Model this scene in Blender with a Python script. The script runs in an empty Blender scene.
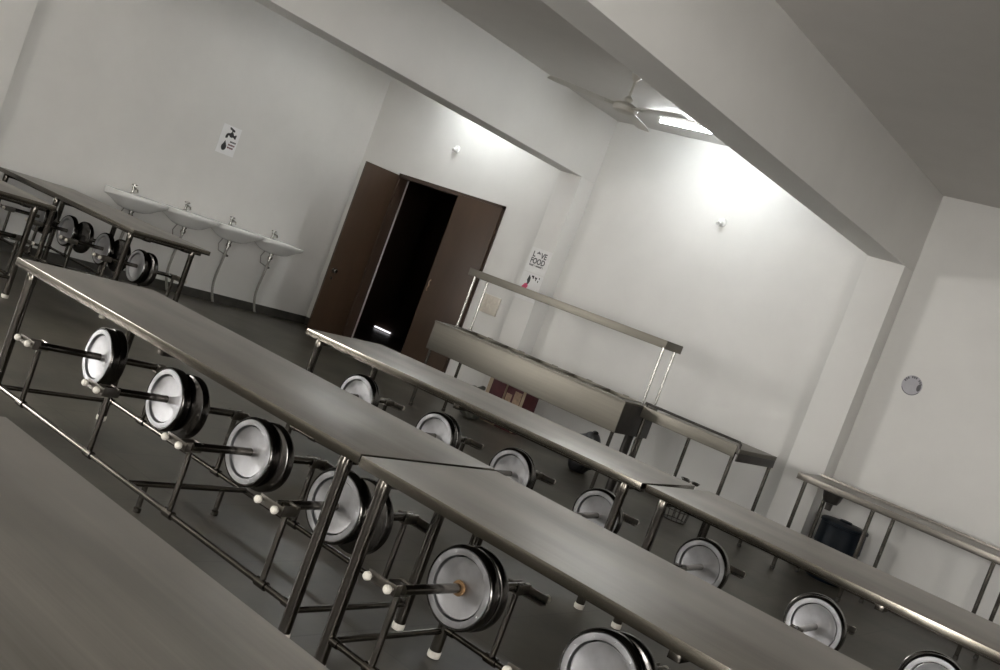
import bpy, bmesh, math, random
from mathutils import Vector, Matrix
random.seed(7)
S = bpy.context.scene
COL = S.collection
R = math.radians

# ------------------------------------------------------------------ materials
def mat(name, color, rough=0.5, metal=0.0, noise=0.0, nscale=6.0, stretch=(1, 1, 1), bump=0.0, rvar=0.0, emit=None, spec=None):
    m = bpy.data.materials.new(name); m.use_nodes = True
    nt = m.node_tree; p = nt.nodes['Principled BSDF']
    c = (*color, 1)
    p.inputs['Base Color'].default_value = c
    p.inputs['Roughness'].default_value = rough
    p.inputs['Metallic'].default_value = metal
    if spec is not None: p.inputs['Specular IOR Level'].default_value = spec
    if emit:
        p.inputs['Emission Color'].default_value = (*emit[0], 1)
        p.inputs['Emission Strength'].default_value = emit[1]
    if noise or bump or rvar:
        tc = nt.nodes.new('ShaderNodeTexCoord'); mp = nt.nodes.new('ShaderNodeMapping')
        mp.inputs['Scale'].default_value = stretch
        nt.links.new(tc.outputs['Object'], mp.inputs['Vector'])
        n = nt.nodes.new('ShaderNodeTexNoise'); n.inputs['Scale'].default_value = nscale
        n.inputs['Detail'].default_value = 6.0; n.inputs['Roughness'].default_value = 0.6
        nt.links.new(mp.outputs['Vector'], n.inputs['Vector'])
        if noise:
            r = nt.nodes.new('ShaderNodeValToRGB')
            r.color_ramp.elements[0].position = 0.3; r.color_ramp.elements[1].position = 0.7
            r.color_ramp.elements[0].color = (*[max(0, x * (1 - noise)) for x in color], 1)
            r.color_ramp.elements[1].color = (*[min(1, x * (1 + noise)) for x in color], 1)
            nt.links.new(n.outputs['Fac'], r.inputs['Fac'])
            nt.links.new(r.outputs['Color'], p.inputs['Base Color'])
        if rvar:
            mr = nt.nodes.new('ShaderNodeMapRange')
            mr.inputs['From Min'].default_value = 0.3; mr.inputs['From Max'].default_value = 0.7
            mr.inputs['To Min'].default_value = rough - rvar; mr.inputs['To Max'].default_value = rough + rvar
            nt.links.new(n.outputs['Fac'], mr.inputs['Value']); nt.links.new(mr.outputs['Result'], p.inputs['Roughness'])
        if bump:
            b = nt.nodes.new('ShaderNodeBump'); b.inputs['Strength'].default_value = bump; b.inputs['Distance'].default_value = 0.01
            nt.links.new(n.outputs['Fac'], b.inputs['Height']); nt.links.new(b.outputs['Normal'], p.inputs['Normal'])
    return m

def floor_mat():
    m = mat('stone_floor', (0.074, 0.066, 0.051), 0.4, 0, 0.5, 1.7, (1, 1, 1), 0.05)
    nt = m.node_tree; p = nt.nodes['Principled BSDF']
    ramp = [n for n in nt.nodes if n.type == 'VALTORGB'][0]
    tc = [n for n in nt.nodes if n.type == 'TEX_COORD'][0]
    br = nt.nodes.new('ShaderNodeTexBrick'); br.offset = 0.0
    br.inputs['Scale'].default_value = 1.0
    br.inputs['Brick Width'].default_value = 0.62; br.inputs['Row Height'].default_value = 0.62
    br.inputs['Mortar Size'].default_value = 0.004
    br.inputs['Color1'].default_value = (1, 1, 1, 1); br.inputs['Color2'].default_value = (0.86, 0.88, 0.84, 1)
    br.inputs['Mortar'].default_value = (0.6, 0.6, 0.58, 1)
    nt.links.new(tc.outputs['Object'], br.inputs['Vector'])
    mx = nt.nodes.new('ShaderNodeMix'); mx.data_type = 'RGBA'; mx.blend_type = 'MULTIPLY'; mx.inputs[0].default_value = 1
    nt.links.new(ramp.outputs['Color'], mx.inputs[6]); nt.links.new(br.outputs['Color'], mx.inputs[7])
    nt.links.new(mx.outputs[2], p.inputs['Base Color'])
    return m

M = {}
M['wall'] = mat('wall_paint', (0.70, 0.69, 0.665), 0.55, 0, 0.035, 1.7, (1, 1, 1), 0.03)
def painted_sheen(m, amt, scale, stretch):  # broad streaks painted into the base colour to imitate soft reflections
    nt = m.node_tree; p = nt.nodes['Principled BSDF']
    tc = [n for n in nt.nodes if n.type == 'TEX_COORD'][0]
    mp = nt.nodes.new('ShaderNodeMapping'); mp.inputs['Scale'].default_value = stretch
    nt.links.new(tc.outputs['Object'], mp.inputs['Vector'])
    n = nt.nodes.new('ShaderNodeTexNoise'); n.inputs['Scale'].default_value = scale; n.inputs['Detail'].default_value = 3
    nt.links.new(mp.outputs['Vector'], n.inputs['Vector'])
    mr = nt.nodes.new('ShaderNodeMapRange'); mr.inputs['From Min'].default_value = 0.32; mr.inputs['From Max'].default_value = 0.68
    mr.inputs['To Min'].default_value = 1 - amt; mr.inputs['To Max'].default_value = 1 + amt
    nt.links.new(n.outputs['Fac'], mr.inputs['Value'])
    src = p.inputs['Base Color'].links[0].from_socket
    mx = nt.nodes.new('ShaderNodeMix'); mx.data_type = 'RGBA'; mx.blend_type = 'MULTIPLY'; mx.inputs[0].default_value = 1
    nt.links.new(src, mx.inputs[6]); nt.links.new(mr.outputs['Result'], mx.inputs[7]); nt.links.new(mx.outputs[2], p.inputs['Base Color'])
M['ceil'] = mat('ceiling_paint', (0.62, 0.60, 0.575), 0.7, 0, 0.03, 2.0, (1, 1, 1), 0.03)
M['floor'] = floor_mat()
M['skirt'] = mat('skirting_stone', (0.055, 0.052, 0.045), 0.45, 0, 0.25, 9)
M['top'] = mat('brushed_table_steel', (0.295, 0.275, 0.248), 0.38, 0.8, 0.16, 2.0, (0.5, 26, 26), 0.0, 0.06)
M['edge'] = mat('shaded_edge_steel', (0.175, 0.160, 0.135), 0.2, 1.0, 0.06, 2.0, (1.0, 9, 9), 0.0, 0.02)  # same metal as the tops, darkened to imitate dim reflections on the sides
M['tube'] = mat('tube_steel', (0.115, 0.105, 0.092), 0.18, 1.0, 0.12, 14)
M['disc'] = mat('shaded_seat_steel', (0.10, 0.095, 0.09), 0.2, 1.0, 0.1, 10, (1, 1, 1), 0.0, 0.05)  # polished steel, its colour darkened for the dark surroundings it reflects
M['plate'] = mat('seat_base_steel', (0.54, 0.54, 0.555), 0.38, 1.0, 0.14, 12, (1, 1, 1), 0.0, 0.08)
M['rubber'] = mat('white_plastic', (0.66, 0.63, 0.56), 0.5, 0, 0.1, 20)
M['panel'] = mat('counter_steel', (0.195, 0.182, 0.155), 0.48, 1.0, 0.10, 2.0, (0.6, 26, 26), 0.0, 0.04)
painted_sheen(M['top'], 0.22, 1.5, (0.7, 2.6, 1))
M['side'] = mat('side_table_steel', (0.19, 0.175, 0.155), 0.33, 1.0, 0.12, 2.0, (0.6, 26, 26), 0.0, 0.05)
M['dark'] = mat('dark_metal', (0.06, 0.055, 0.05), 0.4, 0.6, 0.2, 12)
M['door'] = mat('brown_door_board', (0.058, 0.034, 0.020), 0.42, 0, 0.12, 2.0, (3, 3, 0.6))
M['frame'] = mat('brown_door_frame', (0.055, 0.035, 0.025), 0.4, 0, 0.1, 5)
M['porcelain'] = mat('white_porcelain', (0.86, 0.86, 0.84), 0.14, 0, 0.03, 5)
M['chrome'] = mat('chrome', (0.42, 0.41, 0.385), 0.26, 1.0, 0.08, 10)
M['hose'] = mat('grey_hose', (0.30, 0.29, 0.265), 0.5, 0, 0.15, 40, (1, 1, 3))
M['paper'] = mat('poster_paper', (0.83, 0.83, 0.83), 0.5, 0, 0.03, 12)
M['paper2'] = mat('worn_poster_paper', (0.76, 0.755, 0.745), 0.5, 0, 0.05, 12)
M['ink'] = mat('black_ink', (0.022, 0.022, 0.024), 0.5, 0, 0.2, 40)
M['greyink'] = mat('grey_ink', (0.09, 0.09, 0.095), 0.5, 0, 0.2, 40)
M['redink'] = mat('maroon_ink', (0.13, 0.015, 0.03), 0.5, 0, 0.2, 40)
M['pink'] = mat('pink_ink', (0.62, 0.07, 0.16), 0.5, 0, 0.15, 40)
M['switch'] = mat('ivory_switch', (0.62, 0.57, 0.49), 0.4, 0, 0.06, 20)
M['fan'] = mat('cream_fan_enamel', (0.52, 0.50, 0.45), 0.35, 0, 0.05, 10)
M['bulb'] = mat('white_fitting', (0.80, 0.80, 0.78), 0.3, 0, 0.03, 10)
M['tubelight'] = mat('lit_tube', (1, 1, 1), 0.4, emit=((0.93, 0.98, 1.0), 31.0), noise=0.01)
M['carton'] = mat('brown_carton', (0.42, 0.33, 0.23), 0.7, 0, 0.12, 9)
M['maroon'] = mat('maroon_carton_print', (0.075, 0.012, 0.016), 0.55, 0, 0.3, 9)
M['tan'] = mat('tan_carton_print', (0.36, 0.25, 0.17), 0.6, 0, 0.35, 22)
M['bag'] = mat('black_bag_plastic', (0.012, 0.012, 0.013), 0.32, 0, 0.3, 8, (1, 1, 1), 0.5)
M['greybag'] = mat('grey_bag_plastic', (0.10, 0.10, 0.085), 0.35, 0, 0.4, 12, (1, 1, 1), 0.6)
M['blue'] = mat('dark_blue_plastic', (0.001, 0.0045, 0.0095), 0.5, 0, 0.25, 7, spec=0.2)
M['glass'] = mat('window_glass', (0.9, 0.95, 0.95), 0.05)
M['glass'].node_tree.nodes['Principled BSDF'].inputs['Alpha'].default_value = 0.08
M['winframe'] = mat('window_frame_paint', (0.25, 0.24, 0.22), 0.45, 0, 0.05, 8)
M['daylight_glow'] = mat('painted_daylight_strip', (1, 1, 1), 0.5, emit=((0.95, 0.95, 1.0), 0.55), noise=0.01)
M['rust'] = mat('rusty_weld', (0.22, 0.13, 0.06), 0.6, 0.5, 0.3, 60)
M['disc_sign'] = mat('lilac_grey_sign', (0.40, 0.39, 0.42), 0.45, 0, 0.08, 14)

# ------------------------------------------------------------------ mesh helpers
def finish(name, bm, m, parent=None, smooth=True, mats=None):
    me = bpy.data.meshes.new(name)
    bmesh.ops.recalc_face_normals(bm, faces=bm.faces)
    bm.to_mesh(me); bm.free()
    for mm in (mats or [m]): me.materials.append(mm)
    if smooth:
        me.set_sharp_from_angle(angle=R(38))
    return me

def link(name, me, parent=None, mtx=None):
    o = bpy.data.objects.new(name, me); COL.objects.link(o)
    if parent: o.parent = parent
    if mtx is not None: o.matrix_basis = mtx
    return o

def obj(name, bm, m, parent=None, mtx=None, mats=None):
    return link(name, finish(name, bm, m, mats=mats), parent, mtx)

def box(bm, lo, hi, bev=0.0, mi=0):
    vs = [bm.verts.new((x, y, z)) for x in (lo[0], hi[0]) for y in (lo[1], hi[1]) for z in (lo[2], hi[2])]
    idx = [(0, 1, 3, 2), (4, 6, 7, 5), (0, 4, 5, 1), (2, 3, 7, 6), (0, 2, 6, 4), (1, 5, 7, 3)]
    fs = [bm.faces.new([vs[i] for i in f]) for f in idx]
    for f in fs: f.material_index = mi
    if bev > 0:
        es = list({e for f in fs for e in f.edges})
        bmesh.ops.bevel(bm, geom=es, offset=bev, segments=2, affect='EDGES', profile=0.6)
    return fs

def basis(d):
    d = d.normalized(); a = Vector((0, 0, 1)) if abs(d.z) < 0.9 else Vector((1, 0, 0))
    u = d.cross(a).normalized(); v = d.cross(u)
    return u, v

def tube(bm, pts, r, seg=12, mi=0, rr=None):
    """a closed tube through pts"""
    pts = [Vector(p) for p in pts]
    rings = []
    u = None
    for i, p in enumerate(pts):
        if i == 0: d = pts[1] - p
        elif i == len(pts) - 1: d = p - pts[i - 1]
        else: d = (pts[i + 1] - p).normalized() + (p - pts[i - 1]).normalized()
        d.normalize()
        if u is None: u, v = basis(d)
        else:
            u = (u - d * u.dot(d)).normalized(); v = d.cross(u)
        rad = rr[i] if rr else r
        rings.append([bm.verts.new(p + (u * math.cos(2 * math.pi * k / seg) + v * math.sin(2 * math.pi * k / seg)) * rad) for k in range(seg)])
    for a, b in zip(rings, rings[1:]):
        for k in range(seg):
            f = bm.faces.new((a[k], a[(k + 1) % seg], b[(k + 1) % seg], b[k])); f.material_index = mi; f.smooth = True
    for ring in (rings[0], rings[-1]):
        f = bm.faces.new(ring); f.material_index = mi

def lathe(bm, prof, mtx=None, seg=32, mi=0, cap=True):
    """profile of (r, h) about local z, placed by mtx"""
    mtx = mtx or Matrix()
    rings = []
    for r, h in prof:
        if r < 1e-6: rings.append([bm.verts.new(mtx @ Vector((0, 0, h)))])
        else: rings.append([bm.verts.new(mtx @ Vector((r * math.cos(2 * math.pi * k / seg), r * math.sin(2 * math.pi * k / seg), h))) for k in range(seg)])
    for a, b in zip(rings, rings[1:]):
        for k in range(seg):
            k2 = (k + 1) % seg
            if len(a) == 1 and len(b) == 1: continue
            if len(a) == 1: f = bm.faces.new((a[0], b[k], b[k2]))
            elif len(b) == 1: f = bm.faces.new((a[k], a[k2], b[0]))
            else: f = bm.faces.new((a[k], a[k2], b[k2], b[k]))
            f.material_index = mi; f.smooth = True
    if cap:
        for ring in (rings[0], rings[-1]):
            if len(ring) > 2:
                f = bm.faces.new(ring); f.material_index = mi

def poly(bm, pts, thick, to3, mi=0):
    """flat outline pts (a, b) -> solid slab; to3(a, b, depth) gives 3D"""
    lo = [bm.verts.new(to3(a, b, 0)) for a, b in pts]
    hi = [bm.verts.new(to3(a, b, thick)) for a, b in pts]
    n = len(pts)
    fs = [bm.faces.new(lo), bm.faces.new(hi)]
    for k in range(n): fs.append(bm.faces.new((lo[k], lo[(k + 1) % n], hi[(k + 1) % n], hi[k])))
    for f in fs: f.material_index = mi

NB = bmesh.new
ALONG_Y = Matrix.Rotation(R(-90), 4, 'X')    # local z -> +y

def empty(name, loc, rz=0.0):
    o = bpy.data.objects.new(name, None); COL.objects.link(o)
    o.location = loc; o.rotation_euler = (0, 0, rz); o.empty_display_size = 0.1
    return o

def tag(o, label, cat, group=None):
    o['label'] = label; o['category'] = cat
    if group: o['group'] = group
    return o

def struct(name, bm, m, mats=None):
    o = obj(name, bm, m, mats=mats); o['kind'] = 'structure'; return o

# ------------------------------------------------------------------ the room
XL, XR, YF, YB, ZC, ZB = -10.14, 4.6, -4.6, 9.366, 3.51, 2.788
T = 0.2
bm = NB(); box(bm, (XL - T, YF - T, -0.15), (XR + T, YB + T, 0.0)); struct('floor', bm, M['floor'])
bm = NB(); box(bm, (XL - T, YF - T, ZC), (XR + T, YB + T, ZC + 0.15)); struct('ceiling', bm, M['ceil'])
DX0, DX1, DZ = -9.40, -7.60, 2.262          # doorway in the back wall
bm = NB()
box(bm, (XL, YB, 0), (DX0, YB + T, ZC)); box(bm, (DX1, YB, 0), (XR, YB + T, ZC)); box(bm, (DX0, YB, DZ), (DX1, YB + T, ZC))
struct('wall_back', bm, M['wall'])
# openings behind the viewpoint: one window front, one left, an unseen one added right to light the left wall
WIN = [(-2.5, -1.5, 0.06)]
RW, RZ0 = [(-3.3, -0.3)], 0.9
WZ1, LZ0 = 2.6, 0.95
LW = (-1.6, 1.1)
bm = NB()
xs = [XL]
for a, b, z0 in WIN: xs += [a, b]
xs.append(XR)
for a, b in zip(xs[::2], xs[1::2]): box(bm, (a, YF - T, 0), (b, YF, ZC))
for a, b, z0 in WIN:
    box(bm, (a, YF - T, 0), (b, YF, z0)); box(bm, (a, YF - T, WZ1), (b, YF, ZC))
struct('wall_front', bm, M['wall'])
bm = NB()
box(bm, (XL - T, YF - T, 0), (XL, LW[0], ZC)); box(bm, (XL - T, LW[1], 0), (XL, YB + T, ZC))
box(bm, (XL - T, LW[0], 0), (XL, LW[1], LZ0)); box(bm, (XL - T, LW[0], WZ1), (XL, LW[1], ZC))
struct('wall_left', bm, M['wall'])
bm = NB()
ys = [YF - T] + [v for ab in RW for v in ab] + [YB + T]
for a, b in zip(ys[::2], ys[1::2]): box(bm, (XR, a, 0), (XR + T, b, ZC))
for a, b in RW:
    box(bm, (XR, a, 0), (XR + T, b, RZ0)); box(bm, (XR, a, WZ1), (XR + T, b, ZC))
struct('wall_right', bm, M['wall'])
def window(n, a, b, mtx, WZ0):
    """a frame across local x, thickness on local y"""
    bm = NB()
    k = max(2, round((b - a) / 0.9))
    for i in range(k + 1):
        x = a + (b - a) * i / k
        box(bm, (x - 0.025 if i else x, -0.12, WZ0), (x + 0.025 if i < k else x, -0.07, WZ1))
    for z in (WZ0, WZ1 - 0.05, 1.95): box(bm, (a, -0.12, z), (b, -0.07, z + 0.05))
    w = struct('window_%d' % n, bm, M['winframe']); w.matrix_basis = mtx
    bm = NB(); box(bm, (a, -0.098, WZ0), (b, -0.092, WZ1)); obj('pane', bm, M['glass'], w)
for i, (a, b, z0) in enumerate(WIN): window(i + 1, a, b, Matrix.Translation((0, YF, 0)), z0)
for i, (a, b) in enumerate(RW): window(3 + i, a, b, Matrix.Translation((XR, 0, 0)) @ Matrix.Rotation(R(90), 4, 'Z'), RZ0)
window(2, -LW[1], -LW[0], Matrix.Translation((XL, 0, 0)) @ Matrix.Rotation(R(-90), 4, 'Z'), LZ0)
BEAMS = [(-6.84, -6.548), (-3.326, -2.983), (0.36, 0.70)]
YC = 9.093
for a, b in BEAMS:
    bm = NB(); box(bm, (a, YF, ZB), (b, YB, ZC), 0.006); struct('ceiling_beam', bm, M['wall'])
    bm = NB(); box(bm, (a, YC, 0), (b, YB, ZB), 0.006); struct('column', bm, M['wall'])
bm = NB(); box(bm, (XL, 4.05, 0), (-9.96, 4.71, ZC), 0.006); struct('column', bm, M['wall'])
bm = NB()
box(bm, (XL, 4.71, 0), (XL + 0.012, YB, 0.105)); struct('baseboard_left', bm, M['skirt'])
bm = NB()
box(bm, (XL + 0.012, YB - 0.012, 0), (DX0 - 0.06, YB, 0.105)); box(bm, (DX1 + 0.06, YB - 0.012, 0), (-6.84, YB, 0.105))
box(bm, (-6.548, YB - 0.012, 0), (-3.326, YB, 0.105)); box(bm, (-2.983, YB - 0.012, 0), (XR, YB, 0.105))
struct('baseboard_back', bm, M['skirt'])

# dark room behind the doorway; an added glowing strip imitates daylight low on its far wall
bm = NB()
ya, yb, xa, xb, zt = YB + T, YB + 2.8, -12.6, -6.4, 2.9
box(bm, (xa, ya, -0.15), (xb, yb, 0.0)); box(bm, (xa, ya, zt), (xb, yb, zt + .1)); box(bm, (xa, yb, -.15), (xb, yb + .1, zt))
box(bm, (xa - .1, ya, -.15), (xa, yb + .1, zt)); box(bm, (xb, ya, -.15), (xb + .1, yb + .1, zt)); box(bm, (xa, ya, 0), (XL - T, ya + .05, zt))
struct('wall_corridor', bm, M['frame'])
bm = NB(); box(bm, (-11.56, yb - 0.03, 0.016), (-11.2, yb - 0.004, 0.04)); struct('glow_strip', bm, M['daylight_glow'])

# doorway: frame, two leaves
d1 = empty('door_1', (0, 0, 0)); d1['kind'] = 'structure'
bm = NB()
box(bm, (DX0, YB - 0.012, 0), (DX0 + 0.03, YB + 0.14, DZ)); box(bm, (DX1 - 0.05, YB - 0.012, 0), (DX1, YB + 0.14, DZ))
box(bm, (DX0, YB - 0.012, DZ - 0.05), (DX1, YB + 0.14, DZ)); obj('door_frame', bm, M['frame'], d1)
def leaf(hx, hy, ang, w, z1, name_lock):
    mtx = Matrix.Translation((hx, hy, 0)) @ Matrix.Rotation(ang, 4, 'Z')
    bm = NB(); box(bm, (0, -0.018, 0.015), (w, 0.018, z1), 0.004)
    for z in (0.3, 1.1, 1.9): tube(bm, [(0, -0.022, z - .05), (0, -0.022, z + .05)], 0.01, 8)
    l = obj('door_leaf', bm, M['door'], d1, mtx)
    return l
l1 = leaf(DX0 + 0.01, YB - 0.03, R(263), 0.53, 2.235, 0)
bm = NB()
for y in (-0.02, 0.02):
    lathe(bm, [(0.03, 0), (0.03, 0.006), (0.012, 0.01), (0.012, 0.03), (0.026, 0.034), (0.026, 0.05), (0, 0.056)], Matrix.Translation((0.46, y, 0.84)) @ Matrix.Rotation(R(-90 if y > 0 else 90), 4, 'X'), 14)
    lathe(bm, [(0.018, 0), (0.018, 0.006), (0, 0.008)], Matrix.Translation((0.46, y, 0.74)) @ Matrix.Rotation(R(-90 if y > 0 else 90), 4, 'X'), 12)
obj('door_lock', bm, M['chrome'], l1)
l2 = leaf(DX1 - 0.02, YB - 0.02, R(180 + 6), 0.65, 2.225, 0)
bm = NB()
tube(bm, [(0.60, 0.018, 1.16), (0.59, 0.055, 1.13), (0.575, 0.06, 1.09), (0.59, 0.055, 1.05), (0.61, 0.018, 1.02)], 0.007, 8)
obj('door_handle', bm, M['tan'], l2)

# ------------------------------------------------------------------ canteen tables with fold-up seats
def seat_meshes():
    g = {}
    # origin: floor under the riser; +y points to the middle of the table
    bm = NB()
    tube(bm, [(0, 0, 0.125), (0, 0, 0.415)], 0.0125, 12)
    tube(bm, [(-0.028, 0, 0.125), (0.028, 0, 0.125)], 0.0185, 12)
    g['riser'] = finish('riser', bm, M['tube'])
    bm = NB()
    box(bm, (-0.11, -0.05, 0.402), (0.026, -0.045, 0.434), 0.0015)
    box(bm, (-0.11, -0.05, 0.398), (0.026, -0.012, 0.403), 0.0015)
    box(bm, (-0.022, -0.05, 0.398), (0.026, 0.028, 0.4035), 0.0015)
    box(bm, (-0.0225, -0.05, 0.40), (-0.0185, 0.032, 0.440), 0.0015)
    box(bm, (0.022, -0.05, 0.40), (0.026, 0.032, 0.440), 0.0015)
    for x in (-0.09, 0.008): tube(bm, [(x, -0.05, 0.417), (x, -0.075, 0.417)], 0.007, 8)
    tube(bm, [(-0.03, 0.02, 0.435), (0.034, 0.02, 0.435)], 0.007, 8)
    g['bracket'] = finish('pivot_bracket', bm, M['side'])
    bm = NB()
    lathe(bm, [(0, -0.001), (0.011, 0), (0.0155, 0.006), (0.0155, 0.016), (0.011, 0.022), (0, 0.024)], Matrix.Rotation(R(90), 4, 'X'), 14)
    g['cap'] = finish('bolt_cap', bm, M['rubber'])
    # folded arm: a pipe along +y, seat axis = +y ; origin at pivot
    bm = NB()
    bm = NB()
    tube(bm, [(0, -0.035, 0), (0, 0.273, 0)], 0.0175, 14)
    g['arm'] = finish('seat_arm', bm, M['tube'])
    bm = NB()
    prof = [(0.0, 0.040), (0.1365, 0.040), (0.1365, 0.004), (0.1385, 0.001), (0.142, 0.0005), (0.146, 0.004), (0.1488, 0.010), (0.1495, 0.017), (0.1495, 0.038), (0.148, 0.044), (0.143, 0.047), (0.0, 0.049)]
    lathe(bm, prof, ALONG_Y, 64)
    g['seat'] = finish('folding_seat', bm, M['disc'])
    bm = NB()
    lathe(bm, [(0, 0.018), (0.02, 0.0178), (0.06, 0.0165), (0.095, 0.0135), (0.1035, 0.012), (0.1045, 0.010), (0.1065, 0.010), (0.1065, 0.039)], ALONG_Y, 56)
    lathe(bm, [(0.1125, 0.039), (0.1125, 0.006), (0.1135, 0.0006), (0.120, 0.0), (0.135, 0.0), (0.1365, 0.002), (0.1365, 0.039)], ALONG_Y, 64, cap=False)
    for k in range(10):
        a = 2 * math.pi * k / 10 + 0.2
        lathe(bm, [(0.0035, -0.001), (0.002, -0.0025), (0, -0.003)], Matrix.Translation((0.125 * math.cos(a), 0.0, 0.125 * math.sin(a))) @ ALONG_Y, 6)
    g['plate'] = finish('base_plate', bm, M['plate'])
    bm = NB()
    lathe(bm, [(0.027, 0.0), (0.029, 0.006), (0.024, 0.012), (0.0186, 0.02)], Matrix.Translation((0, -0.001, 0)) @ ALONG_Y, 14)
    g['collar'] = finish('hub_collar', bm, M['rust'])
    # leg and foot
    return g
G = seat_meshes()
LEGC = {}
def leg_mesh(h):
    k = round(h, 3)
    if k not in LEGC:
        bm = NB()
        tube(bm, [(0, 0, 0.02), (0, 0, h - 0.075), (0, 0, h - 0.055), (0, 0, h - 0.02), (0, 0, h)], 0.024, 18, rr=[0.024, 0.024, 0.0265, 0.0265, 0.022])
        LEGC[k] = finish('leg', bm, M['tube'])
    return LEGC[k]
bm = NB(); lathe(bm, [(0.018, 0), (0.026, 0.004), (0.0275, 0.02), (0.0255, 0.03), (0.0, 0.031)], None, 16)
FOOT = finish('rubber_foot', bm, M['rubber'])

def add_seat(root, x, y, side, hz, twist, dx=0.0, rust=False, dz=0.0):
    """x, y of the riser in the table's own frame; side -1 near, +1 far"""
    rot = Matrix.Rotation(0 if side < 0 else math.pi, 4, 'Z')
    base = Matrix.Translation((x, y, dz)) @ rot
    piv = base @ Matrix.Translation((dx, 0.012, 0.424 + hz)) @ Matrix.Rotation(twist, 4, 'Z')
    sm = piv @ Matrix.Translation((0, 0.2545, 0))
    st = link('folding_seat', G['seat'], root, sm)
    link('base_plate', G['plate'], st)
    inv = sm.inverted()
    link('seat_arm', G['arm'], st, inv @ piv)
    link('pivot_bracket', G['bracket'], st, inv @ base @ Matrix.Translation((0, 0, hz)))
    for bx in (-0.09, 0.008): link('bolt_cap', G['cap'], st, inv @ base @ Matrix.Translation((bx, -0.062, 0.417 + hz)))
    link('riser', G['riser'], root, base)
    if rust:
        c = link('hub_collar', G['collar'], st); c['label'] = 'rusty brown weld collar at the seat hub'

def table(name, cx, cy, yaw, L, W, H, near, far, label, ny=-0.345, fy=0.285, mid=None, midlegs=None, group='canteen tables in rows', rust=()):
    t = empty(name, (cx, cy, 0), yaw); tag(t, label, 'table', group)
    a = L / 2 - 0.10
    bm = NB(); box(bm, (-L / 2, -W / 2, H - 0.04), (L / 2, W / 2, H), 0.003); bm.normal_update()
    # side faces get the darkened copy of the steel
    for f in bm.faces:
        if abs(f.normal.z) < 0.5: f.material_index = 1
    obj('tabletop', bm, None, t, mats=[M['top'], M['edge']])
    bm = NB()
    for yy in (-W / 4, W / 4): box(bm, (-L / 2 + .06, yy - .03, H - 0.075), (L / 2 - .06, yy + .03, H - 0.041), 0.003)
    for xx in (-a, 0, a): box(bm, (xx - .02, -W / 2 + .03, H - 0.07), (xx + .02, W / 2 - .03, H - 0.0415), 0.003)
    obj('underframe', bm, M['tube'], t)
    lx = [-a, a] + (midlegs or [])
    for x in lx:
        for y in (ny, fy):
            l = link('leg', leg_mesh(H - 0.04), t, Matrix.Translation((x, y, 0)))
            link('rubber_foot', FOOT, l)
    zr = 0.125 + (H - 0.75)
    for y in (ny, fy):
        bm = NB(); tube(bm, [(-a, y, zr), (a, y, zr)], 0.0125, 12)
        for x in (-a, a):
            s = 1 if x > 0 else -1
            tube(bm, [(x - s * 0.015, y, zr), (x - s * 0.055, y, zr)], 0.0165, 12)
        obj('side_rail', bm, M['tube'], t)
    for x in (-a, a):
        bm = NB(); tube(bm, [(x, ny, zr - 0.012), (x, fy, zr - 0.012)], 0.0125, 12); obj('end_rail', bm, M['tube'], t)
    mx = 0.07 if mid is None else mid
    bm = NB(); tube(bm, [(mx, ny, zr + 0.004), (mx, fy, zr + 0.004)], 0.0135, 12)
    for yy in (ny + 0.085, fy - 0.13):
        tube(bm, [(mx, yy, zr), (mx, yy, 0.012)], 0.0125, 12); lathe(bm, [(0.017, 0), (0.017, 0.02), (0.0125, 0.024)], Matrix.Translation((mx, yy, 0)), 12)
    obj('middle_brace', bm, M['tube'], t)
    dz = H - 0.75
    for i, s in enumerate(near):
        add_seat(t, s[0], ny, -1, s[1] if len(s) > 1 else 0, s[2] if len(s) > 2 else 0, s[3] if len(s) > 3 else 0, rust=(i in rust), dz=dz)
    for s in far: add_seat(t, s[0], fy, 1, s[1] if len(s) > 1 else 0, s[2] if len(s) > 2 else 0, s[3] if len(s) > 3 else 0, dz=dz)
    return t

# row in the middle of the picture
table('canteen_table', -3.655, 3.035, 0, 2.575, 0.79, 0.75,
      [(-0.915, 0, -0.1, 0.03), (-0.27, 0, -0.03, 0.008), (0.375, 0, 0.015, 0.024), (1.0, 0, 0.05, -0.03)], [(-0.845, 0, -0.1), (-0.165, 0, -0.03), (0.435, 0, 0.015), (1.035, 0, 0.05)],
      'long steel canteen table whose free left end shows whole, four stools folded under it')
table('canteen_table', -1.06, 3.005, R(-0.4), 2.565, 0.785, 0.75,
      [(-0.965, 0, 0.0, 0.03), (-0.345, 0, 0.03, 0.03), (0.3, 0, 0), (0.93, 0, 0)], [(-0.93, 0, 0), (-0.30, 0, 0), (0.34, 0, 0), (0.97, 0, 0)],
      'steel canteen table with a rusty brown weld on its nearest folded seat', rust=(0,))
# next row towards the serving counter
table('canteen_table', -3.683, 5.053, R(5.0), 2.485, 0.77, 0.75,
      [(-0.93, .005, 0.02), (-0.265, 0, 0), (0.325, 0, 0), (0.93, 0.005, 0)], [(-0.95, 0, 0), (-0.26, 0, 0), (0.31, 0, 0), (0.91, 0, 0)],
      'steel canteen table with a bright left end pointing at the brown door')
table('canteen_table', -1.15, 5.205, R(0.7), 2.50, 0.78, 0.75,
      [(-0.95, .005, 0.02), (-0.31, 0, 0), (0.27, 0, 0), (0.9, 0, 0)], [(-0.97, 0, 0), (-0.33, 0, 0), (0.25, 0, 0), (0.88, 0, 0)],
      'steel canteen table with a glaring white front edge, in front of the blue barrel')
# foreground
table('canteen_table', -1.065, 0.965, R(0.2), 2.55, 0.785, 0.75, [], [],
      'steel canteen table in the foreground, only its bare top in view')
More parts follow.
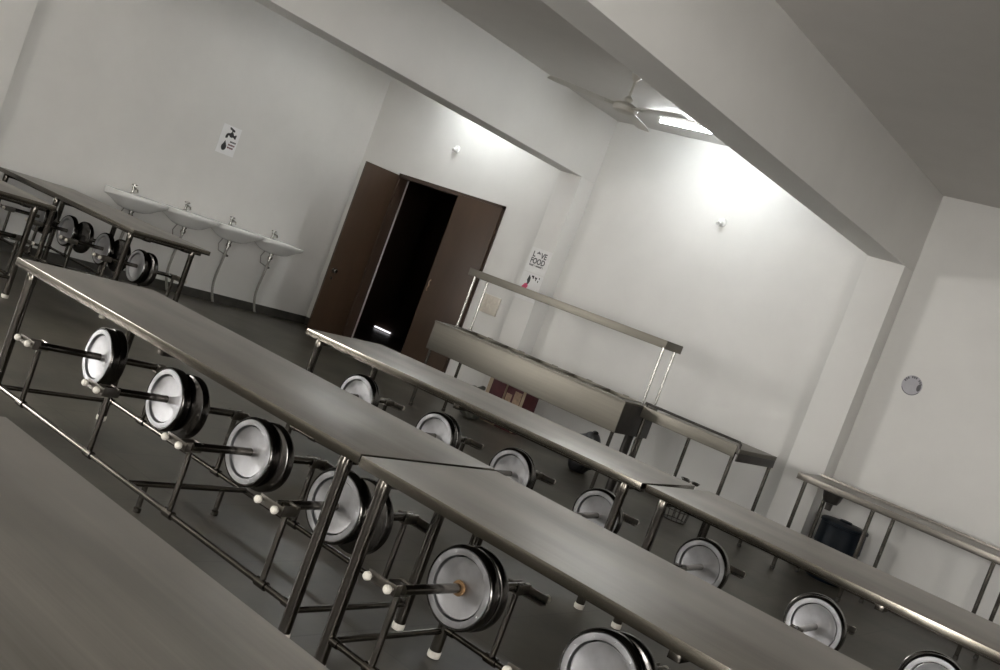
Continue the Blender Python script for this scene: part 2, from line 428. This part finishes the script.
# across the aisle, by the wash basins
table('canteen_table', -8.845, 5.315, 0, 2.48, 0.79, 0.80,
      [(-0.86, 0, 0), (-0.30, 0, 0), (0.35, 0, -0.04), (0.93, 0, -.04)][:4], [(-0.8, 0, 0), (-0.1, 0, 0), (0.55, 0, 0), (1.0, 0, 0)],
      'steel canteen table in front of the wash basins', midlegs=[-0.13])
table('canteen_table', -8.86, 3.845, 0, 2.48, 0.79, 0.80,
      [(-0.25, 0.0), (0.4, 0.0), (1.0, 0.0)], [(-0.2, 0.0), (0.42, 0.0), (1.05, 0.0)],
      'steel canteen table cut off by the left edge, end of its top just in view')

# ------------------------------------------------------------------ serving counter
def steel_leg(root, x, y, z1, r=0.016):
    bm = NB(); tube(bm, [(x, y, 0.03), (x, y, z1)], r, 12)
    l = obj('leg', bm, M['tube'], root)
    bm = NB(); lathe(bm, [(0.015, 0), (0.02, 0.004), (0.02, 0.03), (0, 0.034)], Matrix.Translation((x, y, 0)), 12); obj('rubber_foot', bm, M['dark'], l)

cx, cy = -5.41, 7.94
t = empty('serving_counter', (cx, cy, 0)); tag(t, 'long steel serving counter with deep front panel and a narrow overhead shelf on posts', 'counter')
x0, x1, y0, y1 = -6.55 - cx, -4.275 - cx, 7.655 - cy, 8.24 - cy
bm = NB()
box(bm, (x0, y0, 0.585), (x1, y0 + 0.012, 0.85), 0.003); obj('front_panel', bm, M['panel'], t)
bm = NB()
for xx in (x0, x1 - 0.012): box(bm, (xx, y0 + 0.012, 0.585), (xx + 0.012, y1, 0.85), 0.003)
box(bm, (x0 + .012, y1 - 0.012, 0.585), (x1 - .012, y1, 0.85)); box(bm, (x0 + .012, y0 + .012, 0.585), (x1 - .012, y1 - .012, 0.6))
obj('tank_body', bm, M['dark'], t)
# top rim with five wells
bm = NB()
nw = 5; wx0, wx1, wy0, wy1 = x0 + 0.10, x1 - 0.10, y0 + 0.12, y1 - 0.07
cw = (wx1 - wx0) / nw
box(bm, (x0 - 0.004, y0 - 0.006, 0.85), (x1 + 0.004, wy0, 0.868), 0.003); box(bm, (x0 - .004, wy1, 0.85), (x1 + .004, y1, 0.868), 0.003)
for k in range(nw + 1):
    xx = wx0 + k * cw
    a = x0 - .004 if k == 0 else xx - 0.03
    b = x1 + .004 if k == nw else xx + 0.03
    box(bm, (a, wy0, 0.85), (b, wy1, 0.868), 0.002)
obj('counter_top', bm, M['panel'], t)
for k in range(nw):
    a, b = wx0 + k * cw + 0.03, wx0 + (k + 1) * cw - 0.03
    bm = NB()
    box(bm, (a, wy0, 0.80), (b, wy1, 0.806))
    for lo, hi in (((a, wy0, .70), (a + .004, wy1, .870)), ((b - .004, wy0, .70), (b, wy1, .872)), ((a, wy0, .70), (b, wy0 + .004, .872)), ((a, wy1 - .004, .70), (b, wy1, .872))):
        box(bm, lo, hi)
    box(bm, ((a + b) / 2 - .03, wy1 - .004, .866), ((a + b) / 2 + .03, wy1 + .012, .878), 0.002)
    obj('food_well', bm, M['panel'], t)
for x in (x0 + 0.035, x1 - 0.035):
    for y in (y0 + 0.035, y1 - 0.035): steel_leg(t, x, y, 0.585)
for x in (-6.60 - cx, -4.295 - cx):
    for y in (7.98 - cy, 8.20 - cy):
        bm = NB(); tube(bm, [(x + (0.06 if x < 0 else -0.0), y, 0.85), (x + (0.06 if x < 0 else -0.0), y, 1.40)], 0.0115, 12)
        lathe(bm, [(0.022, 0), (0.022, 0.006), (0.0115, 0.012)], Matrix.Translation((x + (0.06 if x < 0 else -0.0), y, 0.868)), 12)
        obj('shelf_post', bm, M['chrome'], t)
bm = NB()
sx0, sx1, sy0, sy1 = -6.635 - cx, -4.272 - cx, 7.97 - cy, 8.27 - cy
box(bm, (sx0, sy0, 1.452), (sx1, sy1, 1.464), 0.003)
for lo, hi in (((sx0, sy0, 1.39), (sx1, sy0 + .006, 1.458)), ((sx0, sy1 - .006, 1.39), (sx1, sy1, 1.458)), ((sx0, sy0, 1.39), (sx0 + .006, sy1, 1.458)), ((sx1 - .006, sy0, 1.39), (sx1, sy1, 1.458))):
    box(bm, lo, hi, 0.002)
obj('overhead_shelf', bm, M['panel'], t)
bm = NB(); tube(bm, [(-4.40 - cx, 8.16 - cy, 0.02), (-4.40 - cx, 8.16 - cy, 0.585)], 0.04, 16)
obj('drain_pipe', bm, M['dark'], t)

# smaller tray counter joined at its right
cx, cy = -3.74, 8.34
t = empty('tray_counter', (cx, cy, 0)); tag(t, 'short steel counter on thin legs at the right end of the serving counter', 'counter')
x0, x1, y0, y1 = -4.25 - cx, -3.30 - cx, 7.93 - cy, 8.755 - cy
bm = NB(); box(bm, (x0, y0 + .01, 0.815), (x1, y1, 0.85), 0.003); obj('counter_top', bm, M['panel'], t)
bm = NB(); box(bm, (x0, y0, 0.77), (x1 - .03, y0 + 0.009, 0.872), 0.003); obj('front_apron', bm, M['panel'], t)
bm = NB(); box(bm, (x1 - 0.012, y0 + .012, 0.745), (x1 - .001, y1 - .002, 0.814), 0.003); obj('end_apron', bm, M['dark'], t)
bm = NB(); tube(bm, [(x0, y0 + .02, 0.90), (x1 - .03, y0 + .02, 0.90), (x1 - .015, y0 + .02, 0.885), (x1 - .015, y0 + .02, 0.80)], 0.012, 10)
tube(bm, [(x0 + .02, y0 + .02, .85), (x0 + .02, y0 + .02, .90)], 0.008, 8); obj('tray_rail', bm, M['dark'], t)
for x in (x0 + 0.035, x1 - 0.05): steel_leg(t, x, y0 + 0.03, 0.815, 0.0165)
for x in (x0 + 0.14, x1 - 0.01): steel_leg(t, x - .01, y1 - 0.035, 0.815, 0.0165)

# long wash table against the back wall at the right
cx, cy = -1.7, 8.72
t = empty('side_table', (cx, cy, 0)); tag(t, 'narrow steel table along the back wall at the right, over a dark blue barrel', 'table')
x0, x1, y0, y1, H = -2.965 - cx, -0.45 - cx, 8.43 - cy, 8.985 - cy, 0.832
bm = NB()
box(bm, (x0, y0, H - 0.012), (x1, y1, H), 0.003)
box(bm, (x0, y0 - .001, H - 0.055), (x1, y0 + 0.012, H), 0.003); box(bm, (x0, y1 - .012, H - 0.05), (x1, y1, H + 0.02), 0.003)
for xx in (x0, x1 - .012): box(bm, (xx, y0, H - .05), (xx + .012, y1, H), 0.003)
obj('tabletop', bm, M['side'], t)
for x in (-2.89 - cx, -2.31 - cx, -1.38 - cx, -0.52 - cx):
    steel_leg(t, x, y0 + 0.03, H - 0.012, 0.0165); steel_leg(t, x + 0.06 if x < 0.5 else x, y1 - 0.1, H - 0.012, 0.0165)
bm = NB(); lathe(bm, [(0.09, 0.812), (0.088, 0.76), (0.075, 0.70), (0.06, 0.665), (0.03, 0.655), (0.026, 0.60), (0, 0.598)], Matrix.Translation((-2.75 - cx, 8.80 - cy, 0)), 24)
obj('drain_bowl', bm, M['dark'], t)

# barrel, cartons, bags, basket
t = empty('barrel', (-2.665, 9.13, 0)); tag(t, 'dark blue plastic barrel on the floor beneath the steel table by the back wall', 'barrel')
bm = NB(); lathe(bm, [(0.0, 0.0), (0.155, 0.0), (0.165, 0.012), (0.185, 0.16), (0.192, 0.17), (0.19, 0.2), (0.192, 0.30), (0.2, 0.31), (0.198, 0.34), (0.196, 0.48), (0.188, 0.492)], None, 40); obj('body', bm, M['blue'], t)
bm = NB(); lathe(bm, [(0.19, 0.486), (0.205, 0.49), (0.205, 0.512), (0.19, 0.522), (0.06, 0.53), (0.05, 0.545), (0.0, 0.545)], None, 40); obj('lid', bm, M['blue'], t)

def carton(x, y, w, d, h, body, prints, label):
    t = empty('carton', (x, y, 0)); tag(t, label, 'box', 'cartons under the serving counter')
    bm = NB(); box(bm, (-w / 2, -d / 2, 0), (w / 2, d / 2, h), 0.004); obj('carton_body', bm, body, t)
    bm = NB()
    box(bm, (-w / 2 + .003, -d / 2 + .003, h), (w / 2 - .003, -0.003, h + .004)); box(bm, (-w / 2 + .003, 0.003, h), (w / 2 - .003, d / 2 - .003, h + .004))
    obj('top_flap', bm, M['carton'], t)
    for (a, b, c, e, m) in prints:
        bm = NB(); box(bm, (-w / 2 + a * w, -d / 2 - 0.002, b * h), (-w / 2 + c * w, -d / 2 + .001, e * h)); obj('printed_panel', bm, m, t)
carton(-6.40, 8.90, 0.235, 0.26, 0.50, M['carton'], [(0.22, 0.02, 1.0, 0.98, M['maroon'])], 'carton with a maroon printed front and tan left side beneath the counter')
carton(-6.145, 8.91, 0.25, 0.25, 0.50, M['maroon'], [(0.05, 0.3, 0.35, 0.75, M['tan']), (0.45, 0.35, 0.82, 0.85, M['tan']), (0.86, 0.02, 1.0, 0.98, M['carton'])], 'carton with tan patches on a brown front beneath the counter')

def lump(name, x, y, r, h, m, seed, label, cat):
    rnd = random.Random(seed)
    bm = NB(); bmesh.ops.create_icosphere(bm, subdivisions=4, radius=1)
    ph = [rnd.uniform(0, 6.28) for _ in range(6)]
    for v in bm.verts:
        n = v.co.copy()
        k = 1 + 0.07 * math.sin(5 * n.x + ph[0] + 3 * n.z) + 0.06 * math.sin(7 * n.y + ph[1] + 2 * n.x) + 0.05 * math.sin(9 * n.z + ph[2] + 4 * n.y)
        top = max(0, n.z)
        k2 = 1 - 0.35 * top ** 2
        v.co = Vector((n.x * r * k * k2, n.y * r * k * k2, h / 2 * (1 + max(-0.96, n.z * k))))
        if n.z < -0.9: v.co.z = 0.0
    bm.verts.ensure_lookup_table()
    zm = min(v.co.z for v in bm.verts)
    for v in bm.verts: v.co.z -= zm
    t = empty(name, (x, y, 0)); tag(t, label, cat)
    for f in bm.faces: f.smooth = True
    obj('bag_body', bm, m, t)
    bm = NB(); tube(bm, [(0, 0, h * 0.93), (0.01, 0.004, h * 0.99), (0.03, 0.01, h * 1.02), (0.05, 0.0, h * 1.0)], 0.02, 8, rr=[0.03, 0.012, 0.022, 0.03]); obj('tied_neck', bm, m, t)
lump('plastic_bag', -6.42, 8.52, 0.15, 0.34, M['greybag'], 3, 'dark grey crumpled plastic bag on the floor at left of the cartons', 'bag')
lump('plastic_bag', -4.985, 8.52, 0.17, 0.40, M['bag'], 5, 'black slumped plastic bag under the right half of the serving counter', 'bag')

t = empty('wire_basket', (-3.86, 8.47, 0)); tag(t, 'small dark wire basket with steel ladles under the short counter', 'basket')
bm = NB()
for z, r in ((0.01, 0.10), (0.1, 0.115), (0.2, 0.125), (0.30, 0.135)):
    tube(bm, [(r * math.cos(a * math.pi / 12), r * math.sin(a * math.pi / 12), z) for a in range(25)], 0.004, 6)
for k in range(14):
    a = k * 2 * math.pi / 14
    tube(bm, [(0.10 * math.cos(a), 0.10 * math.sin(a), 0.005), (0.135 * math.cos(a), 0.135 * math.sin(a), 0.305)], 0.003, 6)
lathe(bm, [(0, 0.0), (0.1, 0.0), (0.1, 0.006), (0, 0.006)], None, 20)
obj('wire_frame', bm, M['dark'], t)
for a, b in ((0.06, 0.02), (-0.05, 0.03), (0.0, -0.05)):
    bm = NB(); tube(bm, [(a * .4, b * .4, 0.02), (a, b, 0.35)], 0.005, 8)
    lathe(bm, [(0, 0), (0.025, 0.006), (0.042, 0.03), (0.04, 0.031), (0.024, 0.01), (0, 0.004)], Matrix.Translation((a, b, 0.35)), 16); obj('ladle', bm, M['chrome'], t)

# ------------------------------------------------------------------ wash basins
def basin(y, label):
    t = empty('wash_basin', (XL, y, 0), 0); tag(t, label, 'sink', 'wash basins on the left wall')
    # local: x out of the wall, y along it
    bm = NB()
    N = 40
    def ring(hw, x0, x1, z, sq, tilt=0.0):
        vs = []
        for k in range(N):
            a = 2 * math.pi * k / N
            c, s = math.cos(a), math.sin(a)
            # rounded back (square), bowed front
            e = sq if c < 0 else 0.7
            yy = hw * math.copysign(abs(s) ** e, s)
            xm = (x0 + x1) / 2; hx = (x1 - x0) / 2
            xx = xm + hx * math.copysign(abs(c) ** e, c)
            vs.append(bm.verts.new((xx, yy, z + tilt * xx / 0.44)))
        return vs
    rs = [ring(0.07, 0.05, 0.19, 0.772, 0.7), ring(0.125, 0.03, 0.25, 0.782, 0.6), ring(0.175, 0.02, 0.31, 0.805, 0.5), ring(0.225, 0.01, 0.365, 0.835, 0.35, 0.02), ring(0.285, 0.005, 0.42, 0.862, 0.22, 0.035), ring(0.308, 0.004, 0.44, 0.870, 0.18, 0.045), ring(0.312, 0.004, 0.446, 0.89, 0.16, 0.035), ring(0.312, 0.004, 0.446, 0.94, 0.16),
          ring(0.307, 0.007, 0.441, 0.946, 0.18), ring(0.27, 0.12, 0.41, 0.94, 0.5), ring(0.25, 0.13, 0.39, 0.91, 0.6), ring(0.18, 0.15, 0.34, 0.84, 0.8), ring(0.05, 0.20, 0.27, 0.805, 1)]
    for a, b in zip(rs, rs[1:]):
        for k in range(N): bm.faces.new((a[k], a[(k + 1) % N], b[(k + 1) % N], b[k])).smooth = True
    bm.faces.new(rs[0]); bm.faces.new(rs[-1])
    obj('bowl', bm, M['porcelain'], t)
    bm = NB()
    lathe(bm, [(0.024, 0.944), (0.024, 0.952), (0.014, 0.958), (0.013, 1.0), (0.02, 1.004), (0.02, 1.012), (0.008, 1.018), (0.008, 1.03), (0.026, 1.032), (0.026, 1.046), (0.0, 1.05)], Matrix.Translation((0.06, 0, 0)), 16)
    tube(bm, [(0.06, 0, 0.985), (0.10, 0, 1.005), (0.14, 0, 1.0), (0.155, 0, 0.975)], 0.01, 10)
    tube(bm, [(0.06, -0.035, 1.039), (0.06, 0.035, 1.039)], 0.007, 8)
    obj('tap', bm, M['chrome'], t)
    bm = NB()
    lathe(bm, [(0.03, 0.77), (0.03, 0.755), (0.02, 0.75), (0.02, 0.735), (0.03, 0.73), (0.03, 0.70), (0.017, 0.695), (0.017, 0.67), (0, 0.669)], Matrix.Translation((0.13, 0.02, 0)), 16)
    obj('drain', bm, M['chrome'], t)
    bm = NB()
    pts = []
    for k in range(17):
        u = k / 16
        pts.append((0.13 - 0.05 * u + 0.015 * math.sin(6 * u), 0.02 + 0.0 * u - 0.02 * math.sin(3.1 * u) + 0.10 * u ** 3, 0.68 - 0.668 * u))
    tube(bm, pts, 0.0155, 10)
    obj('waste_hose', bm, M['hose'], t)
    bm = NB(); tube(bm, [(0.06, -0.03, 0.78), (0.05, -0.06, 0.70), (0.035, -0.02, 0.62), (0.02, 0.06, 0.60), (0.03, 0.12, 0.585)], 0.007, 8); obj('inlet_hose', bm, M['hose'], t)
    bm = NB(); lathe(bm, [(0.022, 0), (0.022, 0.008), (0.011, 0.012), (0.011, 0.05), (0, 0.052)], Matrix.Translation((0.003, 0.12, 0.585)) @ Matrix.Rotation(R(90), 4, 'Y'), 12)
    lathe(bm, [(0.016, 0), (0.018, 0.01), (0.01, 0.03), (0, 0.031)], Matrix.Translation((0.035, 0.12, 0.585)) @ Matrix.Rotation(R(90), 4, 'X'), 10)
    obj('stop_valve', bm, M['chrome'], t)
for y, lab in ((6.355, 'white wash basin with a chrome tap, farthest from the brown door'), (7.045, 'white wash basin with a chrome tap, second in the row from the left'),
               (7.695, 'white wash basin with a chrome tap, second in the row from the door corner'), (8.345, 'white wash basin with a chrome tap, nearest the door corner')):
    basin(y, lab)

# ------------------------------------------------------------------ signs and wall fittings
def text_mesh(s, size, bold=0.0, width=None):
    cu = bpy.data.curves.new('lettering', 'FONT'); cu.body = s; cu.size = size; cu.align_x = 'LEFT'; cu.extrude = 0.0006; cu.offset = bold
    o = bpy.data.objects.new('tmp', cu); COL.objects.link(o)
    bpy.context.view_layer.update()
    me = bpy.data.meshes.new_from_object(o.evaluated_get(bpy.context.evaluated_depsgraph_get()))
    bpy.data.objects.remove(o); bpy.data.curves.remove(cu)
    xs = [v.co.x for v in me.vertices]; w = max(xs) - min(xs); x0 = min(xs)
    for v in me.vertices: v.co.x = (v.co.x - x0) * ((width / w) if width else 1)
    return me

# tap poster on the left wall (normal +x); a along +y, b up
PW, PH = 0.255, 0.335
t = empty('tap_sign', (XL, 7.20, 1.695)); tag(t, 'white poster with a black dripping tap on the wall above the wash basins', 'poster')
bm = NB(); box(bm, (0.001, 0, 0), (0.004, PW, PH)); obj('sheet', bm, M['paper'], t)
q = lambda a, b, d: (0.004 + d, a * PW, b * PH)
bm = NB()
poly(bm, [(.36, .93), (.40, .955), (.66, .89), (.69, .845), (.66, .82), (.40, .88)], 0.001, q)
poly(bm, [(.50, .90), (.58, .885), (.60, .78), (.53, .78)], 0.001, q)
poly(bm, [(.27, .55), (.26, .63), (.30, .70), (.38, .745), (.46, .75), (.50, .79), (.63, .785), (.68, .72), (.74, .715), (.77, .755), (.83, .745), (.82, .60), (.75, .605), (.70, .64), (.64, .635), (.58, .61), (.49, .63), (.46, .66), (.40, .655), (.38, .56)], 0.001, q)
poly(bm, [(.33, .47)] + [(.345 + .135 * math.sin(a), .245 - .125 * math.cos(a)) for a in [math.pi * (0.78 - k * 1.56 / 20) for k in range(21)]], 0.001, q)
obj('tap_symbol', bm, M['ink'], t)
bm = NB()
for row, (b0, x0, x1, mi) in enumerate(((0.475, .60, .92, 0), (0.365, .54, .93, 1), (0.265, .54, .90, 1))):
    x = x0; rnd = random.Random(row)
    while x < x1 - .04:
        w = rnd.uniform(.035, .06); h = rnd.uniform(.05, .062)
        poly(bm, [(x, b0 - h / 2), (x + w, b0 - h / 2), (x + w, b0 + h / 2), (x, b0 + h / 2)], 0.001, q, mi); x += w + .014
obj('printed_lines', bm, None, t, mats=[M['ink'], M['redink']])

# love-food poster on the column (normal -y); a along +x, b up
t = empty('food_sign', (-6.838, YC, 1.645)); tag(t, 'white poster reading LOVE FOOD on the column right of the door', 'poster')
bm = NB(); box(bm, (-0.0, -0.003, 0), (0.285, -0.0005, 0.27)); obj('sheet', bm, M['paper2'], t)
FACE = Matrix.Rotation(R(90), 4, 'X')
def letters(s, x, z, w, size, bold, m, parent, y=-0.0037, rot=0.0):
    me = text_mesh(s, size, bold, w); me.materials.append(m)
    return link('lettering', me, parent, Matrix.Translation((x, y, z)) @ Matrix.Rotation(rot, 4, 'Y') @ FACE)
letters('L', 0.045, 0.172, 0.036, 0.085, 0.0025, M['greyink'], t)
letters('VE', 0.150, 0.172, 0.085, 0.085, 0.0025, M['greyink'], t)
letters('FOOD', 0.04, 0.100, 0.197, 0.085, 0.0025, M['greyink'], t)
letters('hate waste', 0.042, 0.068, 0.19, 0.034, 0.0012, M['greyink'], t)
bm = NB()
q2 = lambda a, b, d: (a, -0.003 - d, b)
poly(bm, [(0.086, .205), (.096, .222), (.108, .228), (.113, .243), (.121, .230), (.134, .226), (.143, .206), (.130, .211), (.112, .214), (.098, .211)], 0.0008, q2)
obj('apple_mark', bm, M['greyink'], t)

t = empty('carrot_sign', (-6.838, YC, 1.335)); tag(t, 'white poster with a pink and dark green drawing under the LOVE FOOD poster', 'poster')
bm = NB(); box(bm, (0.0, -0.003, 0), (0.285, -0.0005, 0.30)); obj('sheet', bm, M['paper2'], t)
bm = NB()
poly(bm, [(0.10, .28), (.085, .22), (.10, .19), (.075, .16), (.035, .115), (.05, .10), (.09, .13), (.115, .165), (.13, .21), (.125, .25)], 0.0008, q2, 0)
poly(bm, [(0.055, .10), (.045, .13), (.075, .175), (.105, .18), (.125, .155), (.11, .115), (.085, .085)], 0.0012, q2, 1)
poly(bm, [(0.02, .07), (.03, .10), (.055, .11), (.06, .085), (.04, .06)], 0.0012, q2, 0)
obj('drawing', bm, None, t, mats=[M['ink'], M['pink']])
bm = NB()
for x, z, w, h in ((.135, .262, .03, .02), (.15, .25, .015, .028), (.18, .255, .028, .018), (.192, .235, .012, .02), (.235, .26, .01, .022), (.225, .225, .012, .02)):
    poly(bm, [(x, z), (x + w, z - .004), (x + w, z + h - .004), (x, z + h)], 0.0008, q2)
obj('printed_marks', bm, M['ink'], t)

# switchboard
t = empty('switchboard', (-7.44, YB, 1.03)); tag(t, 'ivory switchboard plate on the wall right of the brown door', 'switch')
bm = NB(); box(bm, (0, -0.022, 0), (0.245, 0, 0.215), 0.006); obj('plate', bm, M['switch'], t)
for k in range(5):
    bm = NB(); box(bm, (0.025 + (k % 3) * 0.07, -0.03, 0.125 - (k // 3) * 0.08), (0.065 + (k % 3) * 0.07, -0.021, 0.185 - (k // 3) * 0.08), 0.003); obj('rocker', bm, M['switch'], t)

def lampholder(x, z, label):
    t = empty('lamp_holder', (x, YB, z)); tag(t, label, 'lamp', 'bare lamp holders on the back wall')
    bm = NB(); lathe(bm, [(0.0, 0.0), (0.045, 0.0), (0.045, 0.012), (0.036, 0.02), (0.03, 0.022)], Matrix.Rotation(R(90), 4, 'X'), 24); obj('rose', bm, M['bulb'], t)
    bm = NB(); lathe(bm, [(0.024, 0.0), (0.026, 0.02), (0.026, 0.05), (0.02, 0.055), (0.018, 0.04), (0, 0.04)], Matrix.Translation((0, -0.02, 0)) @ Matrix.Rotation(R(125), 4, 'X'), 18); obj('socket', bm, M['bulb'], t)
lampholder(-8.631, 2.748, 'small white lamp holder high on the wall above the brown door')
lampholder(-4.928, 2.758, 'small white lamp holder high on the bright wall under the tube light')

# round sign
t = empty('round_sign', (-2.640, YB, 1.840)); tag(t, 'small round grey sign with dark rim lettering, high on the back wall', 'sign')
bm = NB(); lathe(bm, [(0, 0), (0.088, 0), (0.088, 0.003), (0.0, 0.003)], Matrix.Rotation(R(90), 4, 'X'), 40); obj('disc', bm, M['disc_sign'], t)
bm = NB()
qs = lambda a, b, d: (a, -0.003 - d, b)
for k in range(11):
    a = R(158 - k * 13.5)
    if k in (3, 7): continue
    r0, r1, da = 0.064, 0.083, R(4.6)
    poly(bm, [(r0 * math.cos(a - da), r0 * math.sin(a - da)), (r1 * math.cos(a - da), r1 * math.sin(a - da)), (r1 * math.cos(a + da), r1 * math.sin(a + da)), (r0 * math.cos(a + da), r0 * math.sin(a + da))], 0.001, qs)
poly(bm, [(0.05 + .01 * math.cos(R(k * 20)), -0.005 + 0.036 * math.sin(R(k * 20))) if 0 else (0.062 + .018 * math.cos(R(k * 20)), -0.004 + 0.032 * math.sin(R(k * 20))) for k in range(18)], 0.001, qs)
for k in range(12):
    a = R(205 + k * 10.5); b = R(205 + (k + 1) * 10.5)
    poly(bm, [(.081 * math.cos(a), .081 * math.sin(a)), (.087 * math.cos(a), .087 * math.sin(a)), (.087 * math.cos(b), .087 * math.sin(b)), (.081 * math.cos(b), .081 * math.sin(b))], 0.001, qs)
obj('printed_rim', bm, M['greyink'], t)
bm = NB()
for x, w in ((-0.015, .012), (0.004, .010), (0.022, .012)): poly(bm, [(x, -.03), (x + w, -.03), (x + w, .022), (x, .022)], 0.0008, qs)
obj('printed_symbol', bm, M['disc_sign'], t)

# ------------------------------------------------------------------ ceiling fan
fx, fy, fz = -5.15, 7.40, 3.21
t = empty('ceiling_fan', (fx, fy, fz)); tag(t, 'cream three-blade ceiling fan hanging in the bay with the lit tube', 'fan')
bm = NB(); lathe(bm, [(0.012, 0.235), (0.02, 0.24), (0.05, 0.28), (0.052, ZC - fz)], None, 20); obj('canopy', bm, M['fan'], t)
bm = NB(); tube(bm, [(0, 0, 0.05), (0, 0, 0.24)], 0.012, 12); lathe(bm, [(0.022, 0.04), (0.03, 0.05), (0.04, 0.08), (0.018, 0.105), (0.012, 0.11)], None, 18); obj('down_rod', bm, M['fan'], t)
bm = NB(); lathe(bm, [(0, -0.05), (0.06, -0.048), (0.10, -0.035), (0.115, -0.012), (0.115, 0.008), (0.095, 0.028), (0.05, 0.045), (0.0, 0.048)], None, 32); obj('motor', bm, M['fan'], t)
for a in (228, 346, 106):
    bm = NB()
    n = 8; rows = []
    for k in range(n + 1):
        u = k / n; x = 0.12 + u * 0.60; hw = 0.055 + 0.02 * math.sin(math.pi * u * .8); tw = R(4 - 1.5 * u)
        if k == n: hw *= 0.75
        rows.append([bm.verts.new((x, s * hw * math.cos(tw), s * hw * math.sin(tw) - 0.005 + dz)) for dz in (0, 0.004) for s in (-1, 1)])
    for p, r_ in zip(rows, rows[1:]):
        for i, j in ((0, 1), (1, 3), (3, 2), (2, 0)): bm.faces.new((p[i], p[j], r_[j], r_[i]))
    bm.faces.new([rows[0][i] for i in (0, 1, 3, 2)]); bm.faces.new([rows[-1][i] for i in (0, 1, 3, 2)])
    box(bm, (0.09, -0.02, -0.012), (0.2, 0.02, -0.006), 0.002)
    obj('blade', bm, M['fan'], t, Matrix.Rotation(R(a), 4, 'Z'))

# ------------------------------------------------------------------ tube lights
def tubelight(x, y, rz, label):
    t = empty('ceiling_light', (x, y, ZC), rz); tag(t, label, 'light', 'fluorescent tube lights on the ceiling')
    bm = NB(); box(bm, (-0.61, -0.022, -0.035), (0.61, 0.022, -0.001), 0.003); obj('batten', bm, M['bulb'], t)
    for s in (-1, 1):
        bm = NB(); box(bm, (s * 0.60 - .012, -0.016, -0.085), (s * 0.60 + .012, 0.016, -0.035), 0.003); obj('end_holder', bm, M['bulb'], t)
    bm = NB(); tube(bm, [(-0.588, 0, -0.065), (0.588, 0, -0.065)], 0.015, 12); obj('lit_tube', bm, M['tubelight'], t)
tubelight(-4.96, 8.62, 0, 'lit white tube light on the ceiling beside the fan, partly behind the beam')
tubelight(-8.2, 8.85, 0, 'lit tube light above the brown door, hidden behind the beam')

# ------------------------------------------------------------------ daylight through the windows
w = bpy.data.worlds.new('World'); S.world = w; w.use_nodes = True
bg = w.node_tree.nodes['Background']; bg.inputs['Color'].default_value = (1.0, 0.975, 0.94, 1); bg.inputs['Strength'].default_value = 15.5
for w_, z0, loc, rot in [(b - a, z0, ((a + b) / 2, YF - 0.14, (z0 + WZ1) / 2), (R(90), 0, 0)) for a, b, z0 in WIN] + [(LW[1] - LW[0], LZ0, (XL - 0.14, sum(LW) / 2, (LZ0 + WZ1) / 2), (R(90), 0, R(-90)))] + [(b - a, RZ0, (XR + 0.14, (a + b) / 2, (RZ0 + WZ1) / 2), (R(90), 0, R(90))) for a, b in RW]:
    ld = bpy.data.lights.new('window_daylight', 'AREA'); ld.shape = 'RECTANGLE'; ld.size = w_; ld.size_y = WZ1 - z0
    ld.cycles.is_portal = True
    lo = bpy.data.objects.new('window_daylight', ld); COL.objects.link(lo)
    lo.location = loc; lo.rotation_euler = rot

# ------------------------------------------------------------------ camera (fitted)
F, YAW, PIT, ROLL, CH = 1037.32, 0.644735, -0.0534194, 0.3550155, 1.4882
fwd = Vector((-math.sin(YAW) * math.cos(PIT), math.cos(YAW) * math.cos(PIT), math.sin(PIT)))
rt = Vector((math.cos(YAW), math.sin(YAW), 0)); up = rt.cross(fwd)
X = rt * math.cos(ROLL) + up * math.sin(ROLL); Y = -rt * math.sin(ROLL) + up * math.cos(ROLL)
cd = bpy.data.cameras.new('camera'); cam = bpy.data.objects.new('camera', cd); COL.objects.link(cam)
mw = Matrix((X, Y, -fwd)).transposed().to_4x4(); mw.translation = (0, 0, CH); cam.matrix_world = mw
cd.sensor_fit = 'HORIZONTAL'; cd.sensor_width = 36.0; cd.lens = 36.0 * F / 1000.0; cd.clip_start = 0.05
S.camera = cam

vs = S.view_settings
vs.view_transform = 'Standard'; vs.look = 'None'; vs.gamma = 1.0; vs.use_curve_mapping = False; vs.exposure = 1.42
S.cycles.max_bounces = 8; S.cycles.diffuse_bounces = 5; S.cycles.glossy_bounces = 5
S.cycles.use_denoising = True
